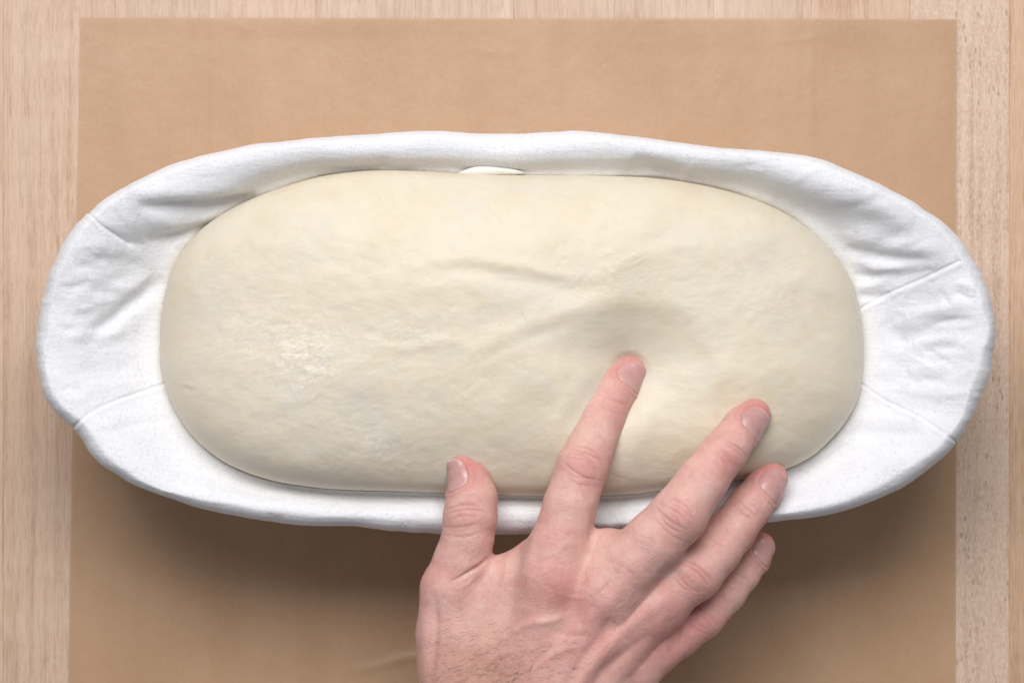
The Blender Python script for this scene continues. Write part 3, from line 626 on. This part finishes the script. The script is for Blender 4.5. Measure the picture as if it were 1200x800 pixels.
def hand():
    V, F = surface_nets(.42)
    N = vnormals(V, F)
    if (N * (V - V.mean(0))).sum() < 0: N = -N; F = F[:, ::-1]
    XY = to_px(V); up = sm(.0, .45, N[:, 2]); rs = random.Random(21)
    d = np.zeros(len(V)); fine = np.zeros(len(V))
    T = [([(743, 676), (712, 706), (680, 737), (643, 779), (600, 860)], 10, .9), ([(722, 728), (706, 742), (670, 795), (640, 850)], 8, -.95),
         ([(785, 697), (750, 722), (722, 748), (680, 795), (650, 860)], 9, 1.0), ([(764, 742), (735, 764), (706, 790), (680, 830)], 7, -1.0), ([(745, 776), (715, 806), (690, 850)], 10, .8),
         ([(672, 700), (664, 740), (640, 800)], 12, -.8), ([(648, 690), (630, 740), (600, 810)], 13, .5), ([(690, 640), (682, 668), (676, 700)], 9, -.7),
         ([(600, 740), (622, 730), (645, 727), (664, 720)], 5, .75), ([(560, 765), (590, 745), (610, 736)], 5, .35), ([(645, 736), (668, 745), (690, 742)], 4, -.3),
         ([(508, 690), (511, 730), (508, 765), (504, 810)], 5, -.9), ([(497, 712), (498, 750), (496, 800)], 6, .5),
         ([(574, 652), (562, 663), (545, 673), (528, 682)], 2.3, -1.1), ([(566, 668), (550, 682), (535, 690)], 3, .3),
         ([(612, 640), (606, 665), (598, 690)], 5, -.5), ([(596, 652), (592, 675), (584, 700)], 4, .35), ([(625, 625), (622, 650), (618, 680)], 5, .3),
         ([(695, 590), (697, 615), (690, 640)], 5, -.6), ([(712, 622), (722, 640), (730, 655)], 6, -.3), ([(560, 790), (580, 770), (610, 760)], 5, .3), ([(620, 790), (650, 765), (690, 755)], 4, .35)]
    for p_, w, a in T: d += stroke(XY, p_, w, a)
    knuck = [((683, 547), (53, -116), 27, (-15, -9, -4, 2, 7, 12, 17), .30, 1.5, 5), ((719, 474), (53, -116), 20, (-6, -2, 3, 7), .17, 1.3, 2),
             ((793, 607), (95, -132), 29, (-15, -9, -3, 2, 8, 14), .36, 1.6, 4), ((857, 531), (85, -105), 19, (-9, -5, -1, 4, 8), .34, 1.5, 2),
             ((812, 677), (88, -110), 26, (-12, -6, -1, 4, 10), .34, 1.5, 4), ((877, 597), (80, -100), 19, (-5, 0, 5), .24, 1.4, 2),
             ((822, 727), (70, -90), 22, (-8, -3, 2, 7), .30, 1.4, 3), ((867, 676), (60, -80), 15, (-4, 1, 5), .22, 1.3, 2),
             ((541, 610), (-8, -80), 26, (-14, -8, -3, 2, 8, 14), .32, 1.5, 4), ((547, 585), (-8, -80), 20, (-4, 3), .15, 1.4, 1)]
    for k in knuck: fine += creases(XY, *k, rs) if len(k) == 7 else 0
    # knuckle pads between the creases
    for (x, y, r, a) in [(685, 545, 20, .5), (797, 603, 20, .6), (815, 673, 17, .6), (823, 724, 15, .5), (650, 680, 26, .5), (708, 690, 22, .5), (546, 606, 18, .4), (852, 535, 14, .3)]:
        d += a * gz(np.hypot(XY[:, 0] - x, XY[:, 1] - y) / r)
    # fine skin folds along the fingers and the back of the hand
    for i in range(230):
        nme = rs.choice(['index', 'middle', 'ring', 'pinky', 'thumb', 'back', 'back', 'back']);
        if nme == 'back':
            x = rs.uniform(505, 740); y = rs.uniform(640, 800); an = rs.gauss(-1.0, .5); L = rs.uniform(5, 14)
        else:
            c = FING[nme]; t = rs.uniform(1.8, len(c) - 1.01); i0 = int(t); f = t - i0; x = c[i0][0] * (1-f) + c[i0+1][0] * f + rs.uniform(-14, 14); y = c[i0][1] * (1-f) + c[i0+1][1] * f
            an = math.atan2(c[i0+1][1] - c[i0][1], c[i0+1][0] - c[i0][0]) + math.pi / 2 + rs.gauss(0, .35); L = rs.uniform(4, 12)
        fine += stroke(XY, [(x - math.cos(an) * L, y - math.sin(an) * L), (x + rs.uniform(-1, 1), y + rs.uniform(-1, 1)), (x + math.cos(an) * L, y + math.sin(an) * L)], rs.uniform(1.1, 1.7), -rs.uniform(.04, .13))
    d += .10 * fbm(XY[:, 0] / 16, XY[:, 1] / 16, 3)
    fine *= .85; disp = (d + fine) * up
    near = np.ones(len(V))
    nailred = np.zeros(len(V))
    for nme in NAILS:
        c = np.array(CH[nme]); idx = np.where(np.linalg.norm(V - c[0, :3], axis=1) < 22)[0]
        # only vertices of this finger
        own = np.min([rcone(V[idx], c[i], c[i+1]) for i in range(3)], 0) < 1.2; idx = idx[own]
        uu, vv, q = nail_coords(V[idx], nme); prox = sm(.75, -.1, vv)
        disp[idx] += -.5 * sm(1.02, .9, q) + .26 * prox * gz((q - 1.14) / .13) - .12 * (1 - prox) * gz((q - 1.05) / .1)
        near[idx] = np.where(q < 1.4, 0, 1); nailred[idx] += gz((q - 1.1) / .2) * .25
    V2 = V + N * disp[:, None]
    loc = P(600, 800, 60)
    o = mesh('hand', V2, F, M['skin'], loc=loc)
    red = np.zeros(len(V)); pal = np.zeros(len(V))
    for (x, y, r, a) in [(738, 425, 26, .7), (885, 478, 24, .8), (905, 552, 22, .75), (892, 630, 20, .75), (550, 545, 26, .8), (690, 545, 20, .5), (655, 690, 34, .75), (797, 610, 22, .35), (852, 545, 22, .6), (818, 680, 24, .45), (825, 728, 22, .5), (720, 475, 18, .4), (545, 610, 28, .25), (700, 760, 40, .4), (575, 700, 26, .2), (780, 740, 40, .4), (640, 620, 24, .25), (620, 770, 40, .25), (510, 670, 20, .4), (795, 760, 40, .35)]:
        red += a * gz(np.hypot(XY[:, 0] - x, XY[:, 1] - y) / r)
    for (x, y, r, a) in [(645, 726, 12, .9), (700, 650, 26, .5), (668, 590, 24, .25), (690, 510, 20, .3), (828, 575, 20, .3), (860, 625, 16, .3), (545, 635, 20, .3), (570, 730, 40, .45), (760, 630, 20, .3), (598, 660, 20, .3)]:
        pal += a * gz(np.hypot(XY[:, 0] - x, XY[:, 1] - y) / r)
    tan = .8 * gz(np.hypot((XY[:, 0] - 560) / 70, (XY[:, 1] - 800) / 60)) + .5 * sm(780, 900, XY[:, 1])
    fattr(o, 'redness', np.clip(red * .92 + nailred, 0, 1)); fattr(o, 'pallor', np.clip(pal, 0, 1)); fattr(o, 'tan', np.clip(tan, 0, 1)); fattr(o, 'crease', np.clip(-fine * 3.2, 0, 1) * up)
    tag(o, 'bare hand reaching in with spread fingers, index fingertip pressed into the dough', 'hand')
    # nails
    for nme in NAILS:
        back, ax, n, s, v0, v1, hw = nail_frame(nme); nr, na = 16, 56
        rr = np.linspace(0, 1, nr) ** .9; aa = np.arange(na) / na * 2 * np.pi
        sup = lambda x: np.sign(x) * np.abs(x) ** (2 / 2.8)
        A, R = np.meshgrid(aa, rr, indexing='ij'); uu = (R * sup(np.cos(A))).ravel(); vv = (R * sup(np.sin(A))).ravel()
        org = back + ax * ((v0 + v1) / 2 + vv * (v1 - v0) / 2)[:, None]; dr = n * np.cos(uu * hw)[:, None] + s * np.sin(uu * hw)[:, None]
        # distal points march from a base held back inside the finger pad
        hold = np.minimum((v0 + v1) / 2 + vv * (v1 - v0) / 2, (CH[nme][0][:3] - back) @ ax); o2 = back + ax * hold[:, None]
        dr = org + dr * 5.5 - o2; dr /= np.linalg.norm(dr, axis=1)[:, None]
        t0 = np.full(len(o2), .5); t1 = np.full(len(o2), 14.)
        for _ in range(16):
            tm = (t0 + t1) / 2; ins = sdf(o2 + dr * tm[:, None]) < 0; t0 = np.where(ins, tm, t0); t1 = np.where(ins, t1, tm)
        q = (np.abs(uu) ** 2.8 + np.abs(vv) ** 2.8) ** (1 / 2.8)
        lift = -.02 + .30 * sm(.2, 1, vv) - .08 * uu ** 2
        lift = np.where(q > .985, lift - np.where(vv > .4, .38, .5), lift)
        VV = o2 + dr * (t0 + lift)[:, None]
        nf = grid_faces(na, nr)
        x = mesh('fingernail', VV, nf, M['nail'], o, loc=loc)
        fattr(x, 'lunula', sm(-.35, -.85, vv + .25 * uu ** 2)); fattr(x, 'free_edge', sm(.82, .95, vv + .0 * uu))
    # fine dark hairs on the back of the hand
    tr = surf_tree(V2[XY[:, 1] > 600], np.zeros((0, 4), int)) if False else None
    sel = np.where((XY[:, 0] > 500) & (XY[:, 0] < 690) & (XY[:, 1] > 715) & (XY[:, 1] < 960) & (N[:, 2] > .5))[0]
    rn = np.random.RandomState(4); HV, HF = [], []
    cand = rn.choice(sel, 2600); keep = []
    for i in cand:
        x, y = XY[i]; w = gz(math.hypot((x - 560) / 55, (y - 805) / 50)) + .25 * gz(math.hypot((x - 640) / 50, (y - 790) / 50)) + (.5 if y > 830 else 0)
        if rn.rand() < w * .8: keep.append(i)
    for i in keep[:900]:
        p = V2[i]; nn = N[i]; an = rn.normal(.25, .45); t = np.array([math.cos(an), math.sin(an) * .6 + .2, 0]); t -= nn * (t @ nn); t /= np.linalg.norm(t); L = rn.uniform(2.0, 4.6); sd = np.cross(t, nn)
        cv = rn.normal(0, .35); b0 = len(HV)
        for j, f in enumerate((0, .35, .7, 1)):
            c = p - nn * .1 + t * L * f + nn * (.55 * math.sin(math.pi * min(f, .8)) * .8) + sd * cv * f * f * L * .4; r = .036 * (1 - .75 * f)
            for g in range(3): HV.append(c + r * (math.cos(g * 2.094) * sd + math.sin(g * 2.094) * nn))
        for j in range(3):
            for g in range(3): HF.append((b0 + j*3 + g, b0 + j*3 + (g+1) % 3, b0 + j*3 + 3 + (g+1) % 3, b0 + j*3 + 3 + g))
    x = mesh('hair', np.array(HV), np.array(HF), M['hair'], o, loc=loc); x['kind'] = 'stuff'
hand()
